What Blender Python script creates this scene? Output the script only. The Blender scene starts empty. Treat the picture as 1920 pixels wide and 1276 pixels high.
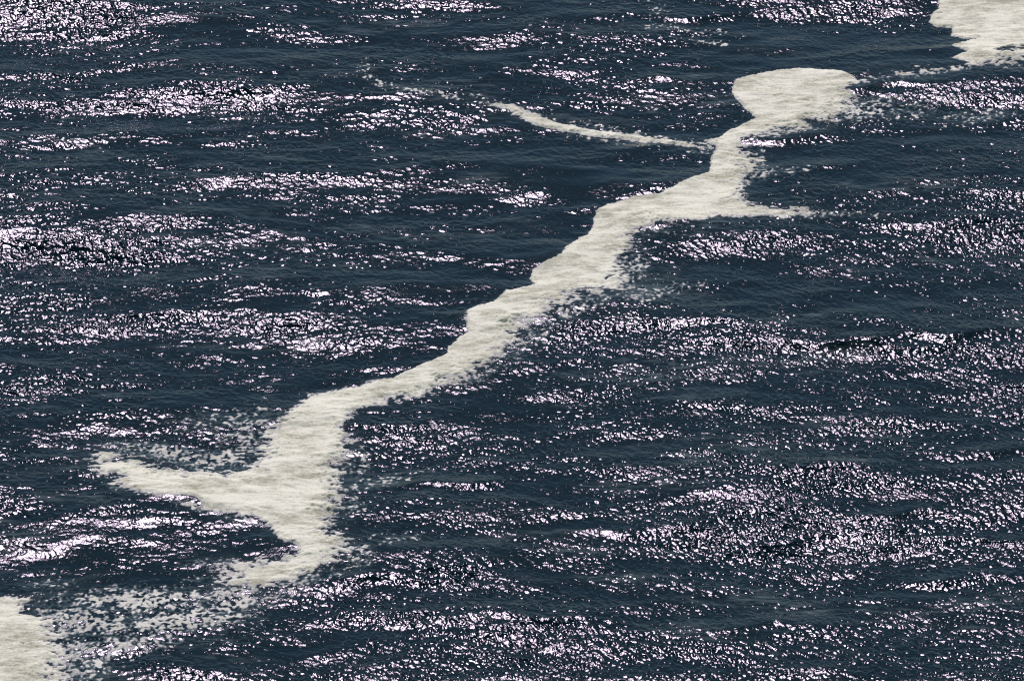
import bpy, math
import numpy as np
from math import radians as R

# ------------------------------------------------------------------ camera, sky, sun, exposure
scene = bpy.context.scene
PITCH = R(28.0)
HFOV = R(9.0)
CAM = np.array([0.0, -338.5, 180.0])
SUN_EL, SUN_AZ = R(54.5), R(-5.0)          # azimuth from +Y (ahead), negative = to the left

cd = bpy.data.cameras.new('camera')
cam = bpy.data.objects.new('camera', cd)
scene.collection.objects.link(cam)
cam.location = CAM
cam.rotation_euler = (R(90) - PITCH, 0, 0)
cd.sensor_width = 36
cd.lens = 18 / math.tan(HFOV / 2)
cd.clip_start = 1
cd.clip_end = 30000
scene.camera = cam

world = bpy.data.worlds.new('World')
scene.world = world
world.use_nodes = True
wn = world.node_tree
bg = wn.nodes['Background']
sky = wn.nodes.new('ShaderNodeTexSky')
sky.sky_type = 'NISHITA'
sky.sun_disc = False
sky.sun_elevation = SUN_EL
sky.sun_rotation = SUN_AZ
sky.air_density = 1.0
sky.dust_density = 0.3
sky.ozone_density = 2.5
wn.links.new(sky.outputs[0], bg.inputs[0])
bg.inputs[1].default_value = 0.065

sl = bpy.data.lights.new('sun', 'SUN')
sl.energy = 3.2
sl.angle = R(0.53)
sl.color = (0.97, 0.79, 1.0)
sun = bpy.data.objects.new('sun', sl)
scene.collection.objects.link(sun)
sun.location = (0, 100, 200)
# the lamp shines along its own -Z; it comes from ahead of the camera, high up
sun.rotation_euler = (-(R(90) - SUN_EL), 0, -SUN_AZ)
sun.rotation_mode = 'XYZ'

scene.view_settings.view_transform = 'Standard'
scene.view_settings.look = 'None'
scene.view_settings.exposure = 0.0
scene.view_settings.gamma = 1.0
scene.cycles.use_denoising = False
scene.cycles.max_bounces = 4
scene.cycles.diffuse_bounces = 2
scene.cycles.glossy_bounces = 2
scene.cycles.sample_clamp_indirect = 4.0
scene.cycles.sample_clamp_direct = 0.0
scene.cycles.pixel_filter_type = 'BLACKMAN_HARRIS'
scene.cycles.filter_width = 1.2

# ------------------------------------------------------------------ helpers
DX, DY = 0.04, 0.065
NX, NY = 2100, 1728
X0, Y0 = -42.0, -50.0
LX, LY = NX * DX, NY * DY
xs = X0 + np.arange(NX) * DX
ys = Y0 + np.arange(NY) * DY
rng = np.random.default_rng(11)
FPX = 960 / math.tan(HFOV / 2)


def to_photo(x, y, z):
    """photograph coordinates (1920 x 1276) of a point of the sea"""
    dx, dy, dz = x - CAM[0], y - CAM[1], z - CAM[2]
    c, s = math.cos(PITCH), math.sin(PITCH)
    d = dy * c - dz * s
    up = dy * s + dz * c
    return 960 + FPX * dx / d, 638 - FPX * up / d


kx = 2 * np.pi * np.fft.rfftfreq(NX, DX)[None, :]
ky = 2 * np.pi * np.fft.fftfreq(NY, DY)[:, None]
K = np.sqrt(kx * kx + ky * ky)
K[0, 0] = 1e-6


def waves(lmin, lmax, power, direction, spread, seed):
    """random wave train, normalised to unit rms slope; direction = angle of travel from +Y"""
    r = np.random.default_rng(seed)
    w = np.fft.rfft2(r.standard_normal((NY, NX)))
    lam = 2 * np.pi / K
    band = np.exp(-np.clip(np.log(lmin / lam) / 0.25, 0, None) ** 2) * np.exp(-np.clip(np.log(lam / lmax) / 0.25, 0, None) ** 2)
    th = np.arctan2(kx, ky) - direction
    dirw = (1 - spread) * np.abs(np.cos(th)) ** 4 + spread
    S = band * dirw * K ** (-power)
    H = w * S
    h = np.fft.irfft2(H, s=(NY, NX))
    sy, sx = np.gradient(h, DY, DX)
    return (h / np.sqrt((sx ** 2 + sy ** 2).mean())).astype(np.float32)


def noise(lx, ly, seed, octaves=1, tilt=0.0):
    """smooth noise of unit rms with feature lengths lx, ly in metres; tilt shears it"""
    r = np.random.default_rng(seed)
    tot = 0
    for o in range(octaves):
        a, b = lx / 2 ** o, ly / 2 ** o
        w = np.fft.rfft2(r.standard_normal((NY, NX)))
        kk = ((kx * math.cos(tilt) + ky * math.sin(tilt)) * a / 4) ** 2 + ((ky * math.cos(tilt) - kx * math.sin(tilt)) * b / 4) ** 2
        n = np.fft.irfft2(w * np.exp(-kk), s=(NY, NX))
        tot = tot + n / n.std() * 0.6 ** o
    return (tot / tot.std()).astype(np.float32)


def sstep(a, b, x):
    t = np.clip((x - a) / (b - a), 0, 1)
    return t * t * (3 - 2 * t)


def sample(img, u, v):
    """bilinear lookup"""
    h, w = img.shape
    u = np.clip(u, 0, w - 1.001)
    v = np.clip(v, 0, h - 1.001)
    i, j = u.astype(int), v.astype(int)
    fu, fv = u - i, v - j
    return (img[j, i] * (1 - fu) + img[j, i + 1] * fu) * (1 - fv) + (img[j + 1, i] * (1 - fu) + img[j + 1, i + 1] * fu) * fv


def smooth_table(rows, blur):
    g = np.array([[float(c) for c in r] for r in rows])
    g = np.pad(g, 3, mode='edge')
    f = 8
    big = np.repeat(np.repeat(g, f, 0), f, 1)
    for ax in (0, 1):
        s = blur[ax] * f
        n = int(3 * s)
        k = np.exp(-0.5 * (np.arange(-n, n + 1) / s) ** 2)
        k /= k.sum()
        big = np.apply_along_axis(lambda m: np.convolve(m, k, 'same'), ax, big)
    return big, f


# ------------------------------------------------------------------ hand-set glint density; swell and ripples are shaped to sparkle there
GLINTS = ["997432333332123222445400",
         "664443311122234320001100",
         "765768722456344210024456",
         "543544322121121001121123",
         "764444555442411000122356",
         "986755323341111335533688",
         "754454323101001311222465",
         "767556774310146643345555",
         "663244335311565456557667",
         "432111100343355444556767",
         "254220002443444566677546",
         "433110002133445668888766",
         "544433003333454787998866",
         "332210134544444455665445",
         "012221367656654444455543",
         "003543356788887565434356"]
tab, tf = smooth_table(GLINTS, (0.30, 0.38))
XX, YY = np.meshgrid(xs, ys)
U, V = to_photo(XX, YY, 0.0)
G = sample(tab, (U / 80 + 3) * tf - 0.5, (V / 80 + 3) * tf - 0.5) / 9.0
# streaky patchiness along the wind
n1 = noise(7.0, 2.6, 5, 3, tilt=0.06)
G = np.clip(G + 0.10 * n1 * (0.35 + G), 0, 1.15).astype(np.float32)
# the brightest glitter fields and the calm lanes between them: (x, y, half width, half height, more or less glitter)
for gx_, gy_, ga, gb, gv in [
        (110, 38, 150, 26, 1.1), (20, 30, 90, 24, .6), (60, 145, 90, 16, .35), (170, 195, 190, 18, .3), (300, 182, 130, 20, .3), (440, 180, 90, 16, .6),
        (330, 135, 110, 10, .25), (300, 297, 50, 10, .4), (850, 225, 60, 16, .4), (740, 200, 70, 12, .3), (970, 68, 60, 14, .35),
        (1090, 135, 110, 12, .35), (1145, 190, 50, 14, .35), (870, 8, 90, 12, .4), (1460, 30, 35, 10, .35), (1610, 20, 70, 20, .4),
        (60, 455, 100, 22, .5), (230, 475, 120, 20, .55), (160, 420, 210, 16, .3), (600, 340, 160, 12, .25), (860, 350, 100, 10, .2),
        (1000, 370, 40, 16, .3), (500, 605, 90, 14, .45), (600, 640, 60, 16, .35), (700, 575, 60, 12, .35), (200, 600, 160, 16, .2),
        (680, 640, 60, 8, .3), (410, 665, 70, 12, .2), (700, 688, 60, 7, .3), (170, 800, 60, 16, .5), (30, 860, 40, 9, .4),
        (60, 730, 80, 16, .2), (230, 975, 130, 18, .35), (60, 1000, 80, 14, .3), (450, 985, 60, 10, .3), (1180, 615, 100, 24, .4),
        (1440, 460, 80, 14, .3), (1860, 440, 100, 50, .35), (1880, 385, 90, 20, .3), (1500, 650, 160, 30, .25), (1800, 650, 120, 30, .3), (1700, 800, 130, 14, .25),
        (1600, 920, 200, 30, .25), (1450, 960, 150, 30, .3), (1550, 1010, 160, 26, .3), (1860, 720, 90, 12, .25), (950, 1210, 200, 25, .35),
        (700, 1160, 120, 16, .3), (860, 1070, 60, 20, .3), (1870, 190, 90, 20, .3), (240, 1225, 32, 16, .6), (800, 805, 120, 14, .2),
        (600, 100, 200, 14, -.2), (930, 520, 120, 80, -.3), (480, 740, 200, 25, -.3), (1550, 300, 150, 25, -.25), (1300, 740, 110, 18, -.2),
        (1600, 725, 300, 12, -.2), (1500, 870, 200, 10, -.2), (860, 910, 110, 12, -.3), (1650, 100, 120, 25, -.4), (1450, 90, 120, 40, -.3),
        (1180, 300, 130, 40, -.25), (1350, 550, 150, 20, -.2), (1500, 1110, 250, 12, -.15), (1000, 1130, 200, 14, -.2), (200, 240, 200, 10, -.25)]:
    m = (np.abs(U - gx_) < 2 * ga) & (np.abs(V - gy_) < 2 * gb)
    G[m] += 1.3 * gv * np.exp(-(((U[m] - gx_) / ga) ** 2 + ((V[m] - gy_) / gb) ** 2) ** 1.2)
G = np.clip(G + 0.10 * sstep(700, 250, U) * sstep(-0.05, 0.15, G), 0, 1.9)
# side of the foam line: left is smoother water, right is finer chop
side_line = 1600 - (V - 130) * 1.05
right = sstep(-140, 200, U - side_line).astype(np.float32)

# ------------------------------------------------------------------ sea surface
TILT = 0.34                    # swell slope at the glitter fields, tilted to catch the sun
S = TILT * (G - 0.35)
Sf = np.fft.rfft2(S)
Hf = Sf * (-1j * ky) / (K ** 2 + (2 * np.pi / 45) ** 2)
h_low = np.fft.irfft2(Hf, s=(NY, NX))
swell = waves(5.0, 16.0, 2.0, R(12), 0.10, 3)
h_low = (h_low + 0.026 * swell).astype(np.float32)
# single steeper crests: (photograph x, y, length m, height m, slant in degrees)
ridge = np.zeros_like(XX)
for rx, ry, rl, rh, ra in [(855, 908, 3.4, .20, 7), (1530, 884, 2.8, .17, 5), (1600, 652, 5.5, .20, -4), (1760, 636, 5.0, .19, 10),
                           (1850, 850, 4.0, .14, 5), (1650, 163, 4.0, .17, 6), (1440, 262, 2.6, .13, 4), (1260, 424, 2.6, .14, 6),
                           (1020, 596, 2.6, .13, 14), (345, 938, 1.8, .14, -4), (760, 1090, 3.6, .14, 4), (60, 258, 4.5, .13, 0),
                           (1800, 424, 4.6, .16, 8), (1330, 612, 3.6, .14, -6), (1700, 962, 4.6, .15, 6), (1860, 1006, 4.6, .14, 8),
                           (470, 345, 4.0, .10, 2), (230, 60, 4.0, .12, -3), (1210, 148, 3.0, .12, -3), (620, 712, 4.0, .10, 3),
                           (1150, 1000, 4.0, .12, 4), (1000, 1165, 4.5, .13, -3), (1450, 1170, 5.0, .12, 5), (90, 1010, 3.0, .12, 3),
                           (1800, 1080, 4.5, .13, 6), (1100, 860, 4.0, .10, 5), (500, 960, 2.2, .10, -12), (1290, 30, 4.0, .09, 0)]:
    # where the ray through that spot meets the sea
    q1, q2 = (rx - 960) / FPX, (638 - ry) / FPX
    cz, sz = math.cos(PITCH), math.sin(PITCH)
    dd = CAM[2] / (sz - q2 * cz)
    px_, py_ = q1 * dd, CAM[1] + dd * (cz + q2 * sz)
    a = R(ra)
    wx = (XX - px_) * math.cos(a) + (YY - py_) * math.sin(a)
    wy = -(XX - px_) * math.sin(a) + (YY - py_) * math.cos(a) + 0.35 * np.sin(wx * 1.1 + rx)
    ridge += rh * np.exp(-(wx / rl) ** 2) * np.exp(-np.where(wy < 0, wy / 0.50, wy / 1.1) ** 2)
h_low = (h_low + ridge).astype(np.float32)
mid = waves(1.6, 5.0, 2.2, R(-6), 0.14, 7)
coarse = waves(0.55, 1.7, 2.2, R(4), 0.22, 21)
fine = waves(0.22, 0.65, 1.7, R(62), 0.40, 33)
streak = waves(0.20, 0.75, 1.8, R(4), 0.26, 35)
micro = waves(0.16, 0.30, 1.5, R(20), 0.6, 41)

# ------------------------------------------------------------------ foam layout, traced on the water
# outlines: (x, y, raggedness in metres) in photograph coordinates, laid on the sea surface
C = 0.07
BAND = [(1603,143,C),(1580,133,C),(1547,131,C),(1493,129,C),(1447,133,C),(1413,139,C),(1383,147,C),(1370,163,C),(1375,180,C),
        (1390,197,C),(1407,212,C),(1417,221,C),(1393,231,C),(1363,245,C),(1348,258,C),(1322,263,.2),(1340,277,.2),(1335,290,C),
        (1328,310,C),(1330,322,C),(1300,333,C),(1280,342,C),(1240,362,C),(1190,368,C),(1140,383,C),(1122,391,C),(1115,402,C),
        (1110,425,C),(1098,439,C),(1082,446,C),(1065,459,C),(1050,475,.15),(1025,490,C),(1000,504,C),(992,520,C),(1004,532,C),
        (975,540,C),(948,544,C),(920,564,C),(892,569,C),(875,578,C),(871,598,.15),(879,623,C),(860,633,C),(840,648,C),(837,661,C),
        (800,678,C),(740,707,C),(700,715,.2),(640,727,.2),(580,738,.2),(550,762,.2),(527,780,.4),(503,800,.5),(497,813,.6),
        (483,840,.6),(473,867,.5),(450,882,.5),(400,883,.5),(350,877,.5),(300,870,.6),(243,857,.6),(200,843,.7),(180,850,.5),
        (170,883,.4),(190,890,.3),(227,893,.3),(212,905,.3),(260,920,.2),(300,927,.2),(340,927,.2),(370,930,C),(383,957,.2),
        (410,960,.4),(450,967,.4),(490,977,.3),(513,1000,.2),(537,1017,.2),(555,1022,.2),(553,1037,.3),(517,1047,.4),(433,1053,.5),
        (385,1057,.5),(433,1067,.5),(407,1083,.4),(433,1093,.6),(467,1103,.7),(490,1117,.8),(517,1100,.7),(550,1083,.5),(593,1070,.5),
        (633,1053,.5),(653,1037,.5),(650,1007,.4),(617,993,.5),(623,967,.5),(633,943,.5),(650,930,.6),(633,900,.7),(653,860,.5),
        (657,823,.3),(642,800,.2),(667,773,.3),(700,763,.3),(740,750,.3),(790,738,.3),(840,722,.4),(880,705,.4),(900,693,.4),
        (940,668,.5),(970,648,.6),(985,605,.6),(1025,588,.6),(1058,568,.6),(1100,550,.7),(1171,540,.9),(1175,515,.7),(1163,485,.4),
        (1186,462,.4),(1188,440,.4),(1211,425,.4),(1238,415,.3),(1280,412,.2),(1380,405,.2),(1447,405,.2),(1500,403,.3),(1550,401,.3),
        (1500,394,.3),(1447,391,.3),(1407,383,.3),(1390,370,.3),(1397,337,.4),(1413,320,.5),(1417,300,.5),(1397,280,.4),(1390,263,.3),
        (1413,255,.3),(1463,248,.5),(1513,240,.6),(1557,227,.6),(1600,200,.6),(1600,173,.3),(1593,163,.3),(1613,153,.2),(1680,146,.3),
        (1640,145,.3),(1600,149,C)]
CORNER = [(1900,-95,.3),(1840,-70,.2),(1790,-40,C),(1760,0,C),(1757,17,C),(1743,30,C),(1743,43,C),(1753,52,C),(1787,53,C),(1783,67,C),(1813,73,C),(1838,71,C),
          (1800,79,C),(1783,85,C),(1813,97,C),(1783,107,C),(1820,117,C),(1790,122,.2),(1745,128,.3),(1680,138,.4),(1600,151,.4),
          (1680,145,.4),(1747,133,.4),(1797,127,.3),(1847,119,.3),(1897,115,.4),(1960,110,.4),(2010,85,.5),(2045,92,.5),(2030,50,.3),(2075,10,.3),(2040,-25,.3),(2055,-60,.4),(1990,-75,.3),(1960,-110,.4)]
LOWER = [(-150,1190,.4),(-110,1150,.4),(-60,1128,.3),(0,1121,.2),(32,1119,.2),(65,1123,.3),(52,1138,.3),(61,1154,.3),(91,1160,.4),(97,1175,.5),(130,1184,.8),
         (121,1216,.8),(126,1238,.8),(117,1260,.8),(135,1290,.7),(115,1335,.6),(60,1370,.6),(20,1352,.5),(-40,1400,.6),(-90,1350,.5),(-110,1290,.4),(-160,1250,.5)]
STREAK = [(905,183,.45),(940,193,.30),(965,199,.2),(1000,212,.13),(1040,228,.12),(1107,242,.12),(1173,250,.12),(1223,257,.12),(1273,265,.12),
          (1325,278,.12),(1332,284,.12),(1273,274,.12),(1223,267,.12),(1173,262,.12),(1107,256,.12),(1040,244,.12),(1000,234,.13),
          (960,214,.2),(935,202,.30),(905,190,.45)]

CS = 0.16
cx = np.arange(X0, X0 + LX, CS)
cy = np.arange(Y0, Y0 + LY, CS)
CX, CY = np.meshgrid(cx, cy)
CH = h_low[np.clip(((CY - Y0) / DY).astype(int), 0, NY - 1), np.clip(((CX - X0) / DX).astype(int), 0, NX - 1)]
CU, CV = to_photo(CX, CY, CH)
KU = 0.0322                      # metres per photograph pixel across
KV = KU / math.sin(PITCH)        # and in depth


def up(c):
    """coarse grid -> fine grid"""
    return sample(c, (XX - X0) / CS, (YY - Y0) / CS).astype(np.float32)


def density(poly):
    """signed distance inside the outline divided by its raggedness"""
    P = np.array(poly, float)
    n = len(P)
    best = np.full(CU.shape, 1e9)
    wr = np.zeros(CU.shape)
    inside = np.zeros(CU.shape, bool)
    for i in range(n):
        x1, y1, w1 = P[i]
        x2, y2, w2 = P[(i + 1) % n]
        ex, ey = (x2 - x1) * KU, (y2 - y1) * KV
        px, py = (CU - x1) * KU, (CV - y1) * KV
        t = np.clip((px * ex + py * ey) / (ex * ex + ey * ey + 1e-9), 0, 1)
        d = np.hypot(px - t * ex, py - t * ey)
        m = d < best
        best = np.where(m, d, best)
        wr = np.where(m, w1 + (w2 - w1) * t, wr)
        if y1 != y2:
            cross = ((CV < y1) != (CV < y2)) & (CU < (x2 - x1) * (CV - y1) / (y2 - y1) + x1)
            inside ^= cross
    sd = np.where(inside, best, -best)
    return up(sd), up(wr)


def blobs(spec):
    """soft patches: (x, y, half width, half height, angle, value)"""
    out = np.zeros(CU.shape)
    for x, y, a, b, ang, val in spec:
        c, s = math.cos(R(ang)), math.sin(R(ang))
        dx, dy = CU - x, CV - y
        p, q = (dx * c - dy * s) / a, (dx * s + dy * c) / b
        out = np.maximum(out, val * np.exp(-(p * p + q * q) ** 1.3))
    return up(out)


lace = 0.9 * noise(0.42, 0.26, 71, 2, tilt=0.15) + 0.45 * noise(1.9, 0.9, 72, 3)
lace /= lace.std()
grain = noise(0.17, 0.22, 73, 1)
edge_n = 0.6 * noise(1.2, 1.0, 74, 3) + 0.7 * grain


def field(poly):
    sd, w = density(poly)
    d = sd / (w * 1.6) + 0.55 * (0.5 * edge_n + 0.8 * lace) * sstep(0.0, 0.35, w)
    d = d + 0.38 * edge_n * (1 - sstep(0.0, 0.35, w))
    return d, sd


D_band, sd_band = field(BAND)
D_corner, sd_corner = field(CORNER)
D_lower, sd_lower = field(LOWER)
D_streak, sd_streak = field(STREAK)
# thin places inside the mats where dark water shows
holes = blobs([(1900, 91, 42, 7, 4, 2.6), (1878, 86, 16, 5, 0, 2.0), (1420, 262, 30, 5, 4, 0.8), (40, 1205, 10, 5, 20, .8)])
D_corner -= holes * 1.5 * (0.8 + 0.5 * lace)

# broken foam: (x, y, half width, half height, angle counter-clockwise, cover)
LACE_LEFT = blobs([(250, 1125, 190, 28, 0, 1.0), (170, 1160, 110, 38, -6, .95), (340, 1160, 150, 36, 5, .95), (440, 1120, 75, 34, 20, 1.0),
                   (240, 1205, 150, 26, 8, .75), (160, 1235, 70, 50, 0, .75), (100, 1095, 90, 16, 0, .5), (545, 1100, 60, 20, 20, .6)])
LACE_SPIT = blobs([(450, 840, 70, 38, 38, 1.0), (465, 795, 75, 32, 20, .85), (380, 790, 70, 26, 10, .55), (330, 850, 90, 20, -8, .95),
                   (250, 838, 70, 16, 0, .75), (400, 865, 70, 18, 10, 1.05), (375, 950, 60, 10, -14, 1.0), (450, 970, 50, 10, -14, .9),
                   (200, 870, 40, 26, 0, .7), (400, 1056, 60, 10, 0, .8), (380, 1085, 60, 6, 0, .6), (215, 850, 60, 10, 5, .8), (240, 917, 60, 5, -12, .7)])
LACE_RIGHT = blobs([(1620, 205, 75, 20, 12, .95), (1700, 205, 110, 22, 6, .62), (1840, 215, 120, 20, 4, .55), (1480, 245, 80, 10, 5, .75), (1740, 135, 100, 7, 7, .8), (1640, 150, 50, 6, 6, .8),
                    (1430, 325, 40, 14, 10, .75), (1500, 318, 60, 9, 10, .6), (1540, 402, 90, 7, 2, .75), (1640, 405, 70, 6, 0, .45), (1190, 505, 42, 30, 30, .8),
                    (1240, 545, 100, 18, 8, .62), (1090, 575, 70, 14, 20, .85), (1010, 620, 40, 22, 40, .85), (965, 670, 34, 14, 35, .8), (1240, 430, 70, 10, 10, .6),
                    (1200, 470, 18, 20, 20, .6), (900, 705, 50, 9, 20, .7), (670, 870, 30, 40, 0, .7), (700, 905, 80, 12, 12, .75), (760, 890, 90, 8, 8, .55), (655, 945, 24, 24, 0, .7),
                    (675, 1040, 34, 30, 0, .7), (600, 1080, 60, 12, 14, .75), (740, 1010, 90, 16, 8, .45), (1410, 290, 24, 30, 0, .7)])
LACE_TOP = blobs([(700, 150, 36, 8, -28, .85), (765, 167, 60, 6, -14, .85), (850, 183, 70, 6, -12, .82), (685, 128, 14, 12, -50, .65), (915, 190, 40, 8, -20, .9), (1010, 222, 60, 10, -22, .85),
                  (1100, 235, 110, 8, -10, .62), (1220, 255, 80, 7, -8, .7), (1310, 272, 34, 8, -10, .9), (1130, 262, 110, 6, -8, .55), (1310, 285, 30, 8, 0, .6)])
LACE_FAR = blobs([(1235, 18, 28, 24, 40, .62), (1225, 48, 36, 6, 0, .6), (1280, 55, 60, 7, -14, .62), (1330, 80, 60, 9, -10, .55), (1330, 62, 70, 8, -5, .45), (20, 55, 1, 1, 0, 0)])


def lace_field(cover, coarse=0.85):
    return np.where(cover < 0.06, -3.0, (cover * 2.9 - 2.5) + coarse * lace + (1.45 - coarse) * grain)


F_left = lace_field(np.minimum(LACE_LEFT * 1.1, 1.05), 0.6)
F_spit = lace_field(LACE_SPIT, 0.7)
F_right = lace_field(LACE_RIGHT, 0.55)
F_top = lace_field(LACE_TOP, 0.35)
F_far = lace_field(LACE_FAR, 0.35)
body = np.maximum.reduce([D_band, D_corner, D_lower, D_streak])
cover_mat = sstep(-0.5, 1.2, body)
thin = np.maximum.reduce([LACE_LEFT, LACE_SPIT, LACE_RIGHT, LACE_TOP * .9, LACE_FAR * .8])

# foam and slicks calm the small waves, the glint density raises them
ruff = 0.56 + 0.86 * np.clip(G, 0, 1.1)
calm = 1 - 0.55 * cover_mat
n2 = noise(4.0, 2.0, 91, 2)
patch = np.clip(1 + 0.28 * n2, 0.4, 1.7)
h = h_low + 0.050 * mid \
    + (0.044 * (1 - 0.1 * right)) * coarse * ruff * calm * patch \
    + (0.070 * (1 - 0.6 * right)) * streak * ruff * calm * patch \
    + (0.098 + 0.042 * right) * fine * ruff * calm * patch \
    + (0.055 + 0.025 * right) * micro * ruff * calm
# fade to calm water at the rim of the detailed part
border = np.minimum(np.minimum(XX - X0, X0 + LX - DX - XX), np.minimum(YY - Y0, Y0 + LY - DY - YY))
rim, rim_low = sstep(0, 4, border), sstep(0, 8, border)
h = ((h - h_low) * rim + h_low * rim_low).astype(np.float32)
# trochoidal sharpening: crests narrow, troughs widen
Hs = np.fft.rfft2(h - h_low * rim_low)
CHOP = 1.3
XX = XX + CHOP * rim * np.fft.irfft2(Hs * 1j * kx / K, s=(NY, NX))
YY = YY + CHOP * rim * np.fft.irfft2(Hs * 1j * ky / K, s=(NY, NX))


# ------------------------------------------------------------------ materials
def material(name):
    m = bpy.data.materials.new(name)
    m.use_nodes = True
    m.node_tree.nodes.clear()
    return m, m.node_tree.nodes, m.node_tree.links


def math_node(N, L, op, a, b=None, clamp=False):
    n = N.new('ShaderNodeMath')
    n.operation = op
    n.use_clamp = clamp
    for i, v in enumerate((a, b)):
        if v is None:
            continue
        if isinstance(v, (int, float)):
            n.inputs[i].default_value = v
        else:
            L.new(v, n.inputs[i])
    return n.outputs[0]


def tex_noise(N, L, vec, scale, detail=3, rough=0.55):
    t = N.new('ShaderNodeTexNoise')
    t.inputs['Scale'].default_value = scale
    t.inputs['Detail'].default_value = detail
    t.inputs['Roughness'].default_value = rough
    L.new(vec, t.inputs['Vector'])
    return t.outputs['Fac']


def stretched(N, L, sx, sy):
    g = N.new('ShaderNodeNewGeometry')
    mp = N.new('ShaderNodeMapping')
    mp.inputs['Scale'].default_value = (sx, sy, 1)
    L.new(g.outputs['Position'], mp.inputs['Vector'])
    return mp.outputs[0]


def water_material():
    m, N, L = material('sea_water')
    out = N.new('ShaderNodeOutputMaterial')
    vec = stretched(N, L, 1.0, 0.8)
    b1 = tex_noise(N, L, vec, 15.0, 2.5, .6)
    bump = N.new('ShaderNodeBump')
    bump.inputs['Strength'].default_value = 1.0
    bump.inputs['Distance'].default_value = 1.0
    # gusts roughen the skin of the water in drifting streaks
    gust = tex_noise(N, L, stretched(N, L, 0.35, 1.0), 0.55, 4, .6)
    gm = N.new('ShaderNodeMapRange')
    gm.inputs[1].default_value, gm.inputs[2].default_value = 0.38, 0.66
    gm.inputs[3].default_value, gm.inputs[4].default_value = 0.55, 1.15
    L.new(gust, gm.inputs[0])
    small = math_node(N, L, 'MULTIPLY', math_node(N, L, 'MULTIPLY', b1, gm.outputs[0]), 0.011)
    # beyond the modelled waves the sea is one far sheet: its waves are relief in the shading
    wv = stretched(N, L, 0.6, 1.0)
    far = math_node(N, L, 'ADD', math_node(N, L, 'MULTIPLY', tex_noise(N, L, wv, 3.0, 2, .6), 0.075),
                    math_node(N, L, 'MULTIPLY', tex_noise(N, L, wv, 0.40, 3, .5), 0.22))
    lull = N.new('ShaderNodeMapRange')
    lull.inputs[1].default_value, lull.inputs[2].default_value = 0.40, 0.62
    lull.inputs[3].default_value, lull.inputs[4].default_value = 0.35, 0.95
    L.new(tex_noise(N, L, stretched(N, L, 0.35, 1.0), 0.14, 3, .6), lull.inputs[0])
    far = math_node(N, L, 'MULTIPLY', far, lull.outputs[0])
    fa = N.new('ShaderNodeAttribute')
    fa.attribute_name = 'far'
    L.new(math_node(N, L, 'ADD', small, math_node(N, L, 'MULTIPLY', far, fa.outputs['Fac'])), bump.inputs['Height'])
    fres = N.new('ShaderNodeFresnel')
    fres.inputs['IOR'].default_value = 1.333
    L.new(bump.outputs[0], fres.inputs['Normal'])
    gl = N.new('ShaderNodeBsdfGlossy')
    gl.distribution = 'BECKMANN'
    gl.inputs['Color'].default_value = (1, 1, 1, 1)
    gl.inputs['Roughness'].default_value = 0.20
    L.new(bump.outputs[0], gl.inputs['Normal'])
    df = N.new('ShaderNodeBsdfDiffuse')
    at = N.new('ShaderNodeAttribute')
    at.attribute_name = 'aerated_sheen'
    pn = tex_noise(N, L, stretched(N, L, 1.0, 1.0), 0.25, 3, .5)
    deep = N.new('ShaderNodeMix')
    deep.data_type = 'RGBA'
    deep.inputs['A'].default_value = (0.0001, 0.0075, 0.0080, 1)
    deep.inputs['B'].default_value = (0.0002, 0.0125, 0.0125, 1)
    L.new(pn, deep.inputs['Factor'])
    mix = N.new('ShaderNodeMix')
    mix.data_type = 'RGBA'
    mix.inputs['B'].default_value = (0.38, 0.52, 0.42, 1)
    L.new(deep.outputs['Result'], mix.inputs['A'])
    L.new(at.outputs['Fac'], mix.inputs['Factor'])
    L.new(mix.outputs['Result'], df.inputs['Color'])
    mx = N.new('ShaderNodeMixShader')
    L.new(fres.outputs[0], mx.inputs[0])
    L.new(df.outputs[0], mx.inputs[1])
    L.new(gl.outputs[0], mx.inputs[2])
    L.new(mx.outputs[0], out.inputs[0])
    return m


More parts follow.
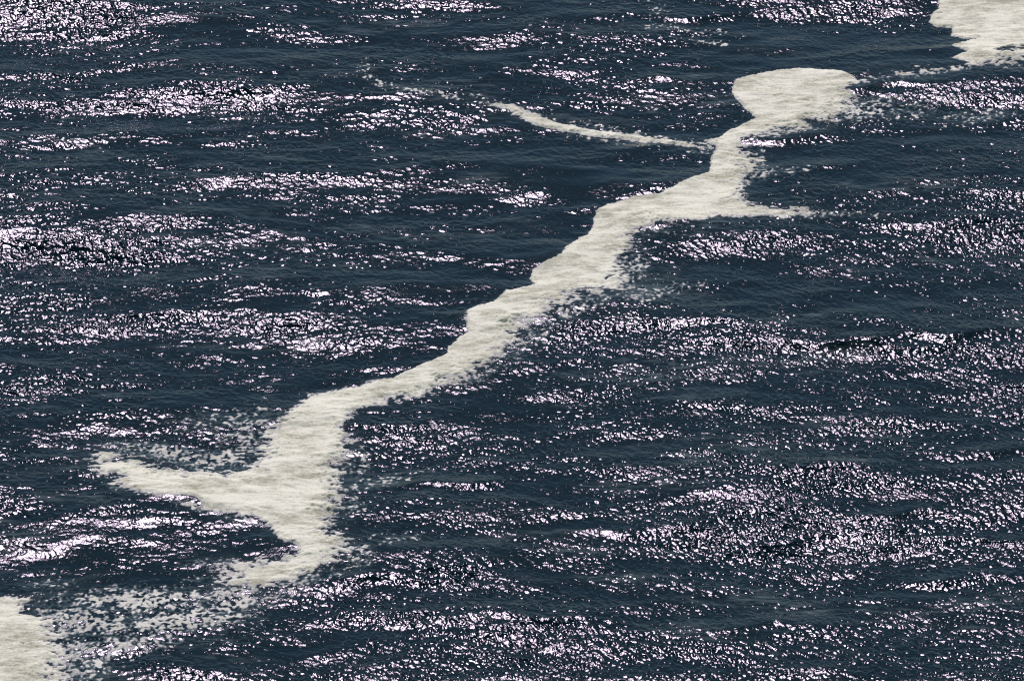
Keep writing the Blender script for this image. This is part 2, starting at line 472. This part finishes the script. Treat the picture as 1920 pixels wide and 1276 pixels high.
def foam_material():
    m, N, L = material('sea_foam')
    out = N.new('ShaderNodeOutputMaterial')
    bs = N.new('ShaderNodeBsdfPrincipled')
    bs.inputs['Roughness'].default_value = 0.75
    bs.inputs['Specular IOR Level'].default_value = 0.25
    at = N.new('ShaderNodeAttribute')
    at.attribute_name = 'thickness'
    a = tex_noise(N, L, stretched(N, L, 0.55, 1.25), 1.3, 6, .66)
    b = tex_noise(N, L, stretched(N, L, 1.0, 0.8), 6.0, 4, .65)
    s = math_node(N, L, 'ADD', math_node(N, L, 'MULTIPLY', a, 0.65), math_node(N, L, 'MULTIPLY', b, 0.35))
    rp = N.new('ShaderNodeValToRGB')
    rp.color_ramp.elements[0].position = 0.32
    rp.color_ramp.elements[0].color = (0.40, 0.43, 0.245, 1)
    rp.color_ramp.elements[1].position = 0.56
    rp.color_ramp.elements[1].color = (0.86, 0.93, 0.62, 1)
    # broad duller and brighter stretches of scum, with thin drawn-out threads
    w = tex_noise(N, L, stretched(N, L, 0.6, 1.0), 0.40, 3, .6)
    t = tex_noise(N, L, stretched(N, L, 0.30, 1.6), 3.2, 4, .7)
    s = math_node(N, L, 'ADD', s, math_node(N, L, 'MULTIPLY', math_node(N, L, 'SUBTRACT', w, 0.52), 0.55))
    s = math_node(N, L, 'ADD', s, math_node(N, L, 'MULTIPLY', math_node(N, L, 'SUBTRACT', t, 0.50), 0.35))
    L.new(s, rp.inputs[0])
    mix = N.new('ShaderNodeMix')
    mix.data_type = 'RGBA'
    mix.inputs['A'].default_value = (0.55, 0.60, 0.50, 1)
    L.new(at.outputs['Fac'], mix.inputs['Factor'])
    L.new(rp.outputs[0], mix.inputs['B'])
    L.new(mix.outputs['Result'], bs.inputs['Base Color'])
    hgt = math_node(N, L, 'ADD', math_node(N, L, 'MULTIPLY', a, 1.0), math_node(N, L, 'MULTIPLY', b, 0.35))
    bump = N.new('ShaderNodeBump')
    bump.inputs['Strength'].default_value = 1.0
    bump.inputs['Distance'].default_value = 0.06
    L.new(hgt, bump.inputs['Height'])
    L.new(bump.outputs[0], bs.inputs['Normal'])
    # thin foam is a see-through lace of bubbles
    c = tex_noise(N, L, stretched(N, L, 0.9, 1.0), 11.0, 3, .65)
    al = math_node(N, L, 'ADD', math_node(N, L, 'MULTIPLY', at.outputs['Fac'], 1.5), math_node(N, L, 'MULTIPLY', math_node(N, L, 'SUBTRACT', c, 0.42), 3.2), clamp=True)
    tr = N.new('ShaderNodeBsdfTransparent')
    ms = N.new('ShaderNodeMixShader')
    L.new(al, ms.inputs[0])
    L.new(tr.outputs[0], ms.inputs[1])
    L.new(bs.outputs[0], ms.inputs[2])
    L.new(ms.outputs[0], out.inputs[0])
    return m


WATER, FOAM = water_material(), foam_material()


def mesh_object(name, verts, quads, mat, attr=None):
    me = bpy.data.meshes.new(name)
    nv, nf = len(verts), len(quads)
    me.vertices.add(nv)
    me.vertices.foreach_set('co', np.ascontiguousarray(verts, dtype=np.float32).ravel())
    me.loops.add(nf * 4)
    me.loops.foreach_set('vertex_index', np.ascontiguousarray(quads, dtype=np.int32).ravel())
    me.polygons.add(nf)
    me.polygons.foreach_set('loop_start', np.arange(0, nf * 4, 4, dtype=np.int32))
    me.polygons.foreach_set('use_smooth', np.ones(nf, dtype=bool))
    if attr:
        a = me.attributes.new(attr[0], 'FLOAT', 'POINT')
        a.data.foreach_set('value', np.ascontiguousarray(attr[1], dtype=np.float32).ravel())
    me.update(calc_edges=True)
    me.materials.append(mat)
    o = bpy.data.objects.new(name, me)
    scene.collection.objects.link(o)
    return o


def grid_quads(ny, nx):
    i = np.arange(ny * nx, dtype=np.int32).reshape(ny, nx)
    return np.stack([i[:-1, :-1], i[:-1, 1:], i[1:, 1:], i[1:, :-1]], -1).reshape(-1, 4)


# ------------------------------------------------------------------ the sea: fine waves near, one sheet out to the horizon
aer_sheen = np.clip((0.42 + 0.25 * LACE_LEFT) * sstep(0.15, 1.0, thin) * np.clip(0.45 + 0.30 * lace + 0.45 * grain, 0, 2) + 0.04 * sstep(-2.5, 0.5, body), 0, 0.6)
aer_sheen = np.maximum(aer_sheen, 0.045 * np.clip(noise(6, 1.6, 95, 3) - 0.5, 0, 2) * np.clip(0.6 + 0.8 * noise(0.9, 0.22, 96, 2), 0, 2.5))  # pale streaks of sky sheen, painted into the water colour
verts = np.stack([XX, YY, h], -1).reshape(-1, 3)
quads = grid_quads(NY, NX)
xa, xb, ya, yb = xs[0], xs[-1], ys[0], ys[-1]
FAR = 12000.0
ox = np.array([-FAR, -3000, -800, -200, xa, xb, 200, 800, 3000, FAR])
oy = np.array([-FAR, -3000, -800, -200, ya, yb, 200, 800, 3000, FAR])
OX, OY = np.meshgrid(ox, oy)
oq = grid_quads(10, 10)
ctr = np.array([k for k in range(len(oq)) if not (k // 9 == 4 and k % 9 == 4)])
oq = oq[ctr] + len(verts)
verts = np.concatenate([verts, np.stack([OX, OY, np.zeros_like(OX)], -1).reshape(-1, 3)])
sea = mesh_object('sea_water', verts, np.concatenate([quads, oq]), WATER, ('aerated_sheen', np.concatenate([aer_sheen.ravel(), np.zeros(OX.size)])))
fa = sea.data.attributes.new('far', 'FLOAT', 'POINT')
fa.data.foreach_set('value', np.concatenate([(1 - rim).ravel(), np.ones(OX.size)]).astype(np.float32))
sea['kind'] = 'structure'


# ------------------------------------------------------------------ foam mats, each a thing floating on the water
def double(a):
    ny, nx = a.shape
    o = np.empty((2 * ny - 1, 2 * nx - 1), np.float32)
    o[::2, ::2] = a
    o[1::2, ::2] = (a[:-1] + a[1:]) / 2
    o[::2, 1::2] = (a[:, :-1] + a[:, 1:]) / 2
    o[1::2, 1::2] = (a[:-1, :-1] + a[1:, 1:]) / 2
    return o


puff = noise(0.55, 0.5, 81, 3)
fold = noise(3.2, 1.5, 82, 3, tilt=0.15)
wrinkle = 0.13 * waves(0.35, 1.6, 2.0, R(8), 0.12, 83) * (0.6 + 0.6 * np.clip(noise(5, 2, 84, 2), 0, 2))


def foam(name, f, label, category='foam', group=None, kind=None, thick=0.020, churn=0.0, film=False):
    """f > 0 is foam; the mat swells out of the water and its rim dips under it"""
    jj, ii = np.where(f > -0.3)
    j0, j1, i0, i1 = max(jj.min() - 1, 0), jj.max() + 2, max(ii.min() - 1, 0), ii.max() + 2
    sl_ = (slice(j0, j1), slice(i0, i1))
    ff, hh = double(f[sl_]), double(h[sl_])
    pf, fo = double(puff[sl_]), double(fold[sl_])
    wk = double(wrinkle[sl_])
    gx, gy = double(XX[sl_].astype(np.float32)), double(YY[sl_].astype(np.float32))
    inner = sstep(0.2, 2.0, ff)
    z = hh + np.clip(ff, -0.4, 1.0) * thick + inner * (0.004 if film else 1.0) * np.maximum(0.002 * pf + 0.035 * fo + 0.06 + wk, 0.005 + 0.01 * np.tanh(fo + 2))
    if churn:
        z = z + churn_map_d(sl_) * (0.05 * np.abs(pf)) * sstep(-.2, .5, ff)
    keep = ff > -0.28
    q = grid_quads(*ff.shape)
    kq = keep.ravel()[q].any(1)
    q = q[kq]
    used = np.unique(q)
    remap = np.zeros(ff.size, np.int32)
    remap[used] = np.arange(len(used))
    v = np.stack([gx, gy, z], -1).reshape(-1, 3)[used]
    thk = (np.clip(ff, -0.3, 1.2) * (0.6 if film else 1.0) - (0.06 if film else 0.0)).ravel()[used]
    o = mesh_object(name, v, remap[q], FOAM, ('thickness', thk))
    o['label'] = label
    o['category'] = category
    if group:
        o['group'] = group
    if kind:
        o['kind'] = kind
    print(name, len(q))
    return o


CHURN = blobs([(1570, 205, 60, 22, 20, 1.0), (1500, 235, 60, 12, 12, .7), (1405, 320, 30, 40, 0, .9), (1395, 370, 24, 16, 0, .8),
               (640, 880, 30, 90, 0, .6), (960, 650, 50, 30, 35, .5), (1150, 500, 50, 40, 30, .4), (60, 1230, 90, 60, 0, .5)])


def churn_map_d(s):
    return double(CHURN[s])


foam('foam_band', D_band.astype(np.float32), 'long winding cream foam band crossing the dark sea from upper right to lower left', churn=1)
foam('foam_patch', D_corner.astype(np.float32), 'broad cream foam patch with notched left edge in the top right corner')
foam('foam_patch', D_lower.astype(np.float32), 'bright white foam patch at the bottom left corner', churn=1)
foam('foam_streak', D_streak.astype(np.float32), 'thin pale diagonal foam streak joining the long foam band from the upper left')
# loose broken foam nobody could count
for nm, f, lab in (('broken_foam', F_left, 'broken lacy foam scraps between the bottom left patch and the long band'),
                   ('broken_foam', F_spit, 'scattered foam flecks around the pointed left spit of the long band'),
                   ('broken_foam', F_right, 'ragged foam fringe trailing off the right side of the long band'),
                   ('broken_foam', F_top, 'sparse foam flecks along the thin diagonal streak in the upper middle'),
                   ('broken_foam', F_far, 'faint foam specks near the top edge right of centre')):
    g = np.where(body > 0.1, -1.0, f).astype(np.float32)
    if (g > 0).sum() > 20:
        foam(nm, g, lab, kind='stuff', thick=0.008, film=True)
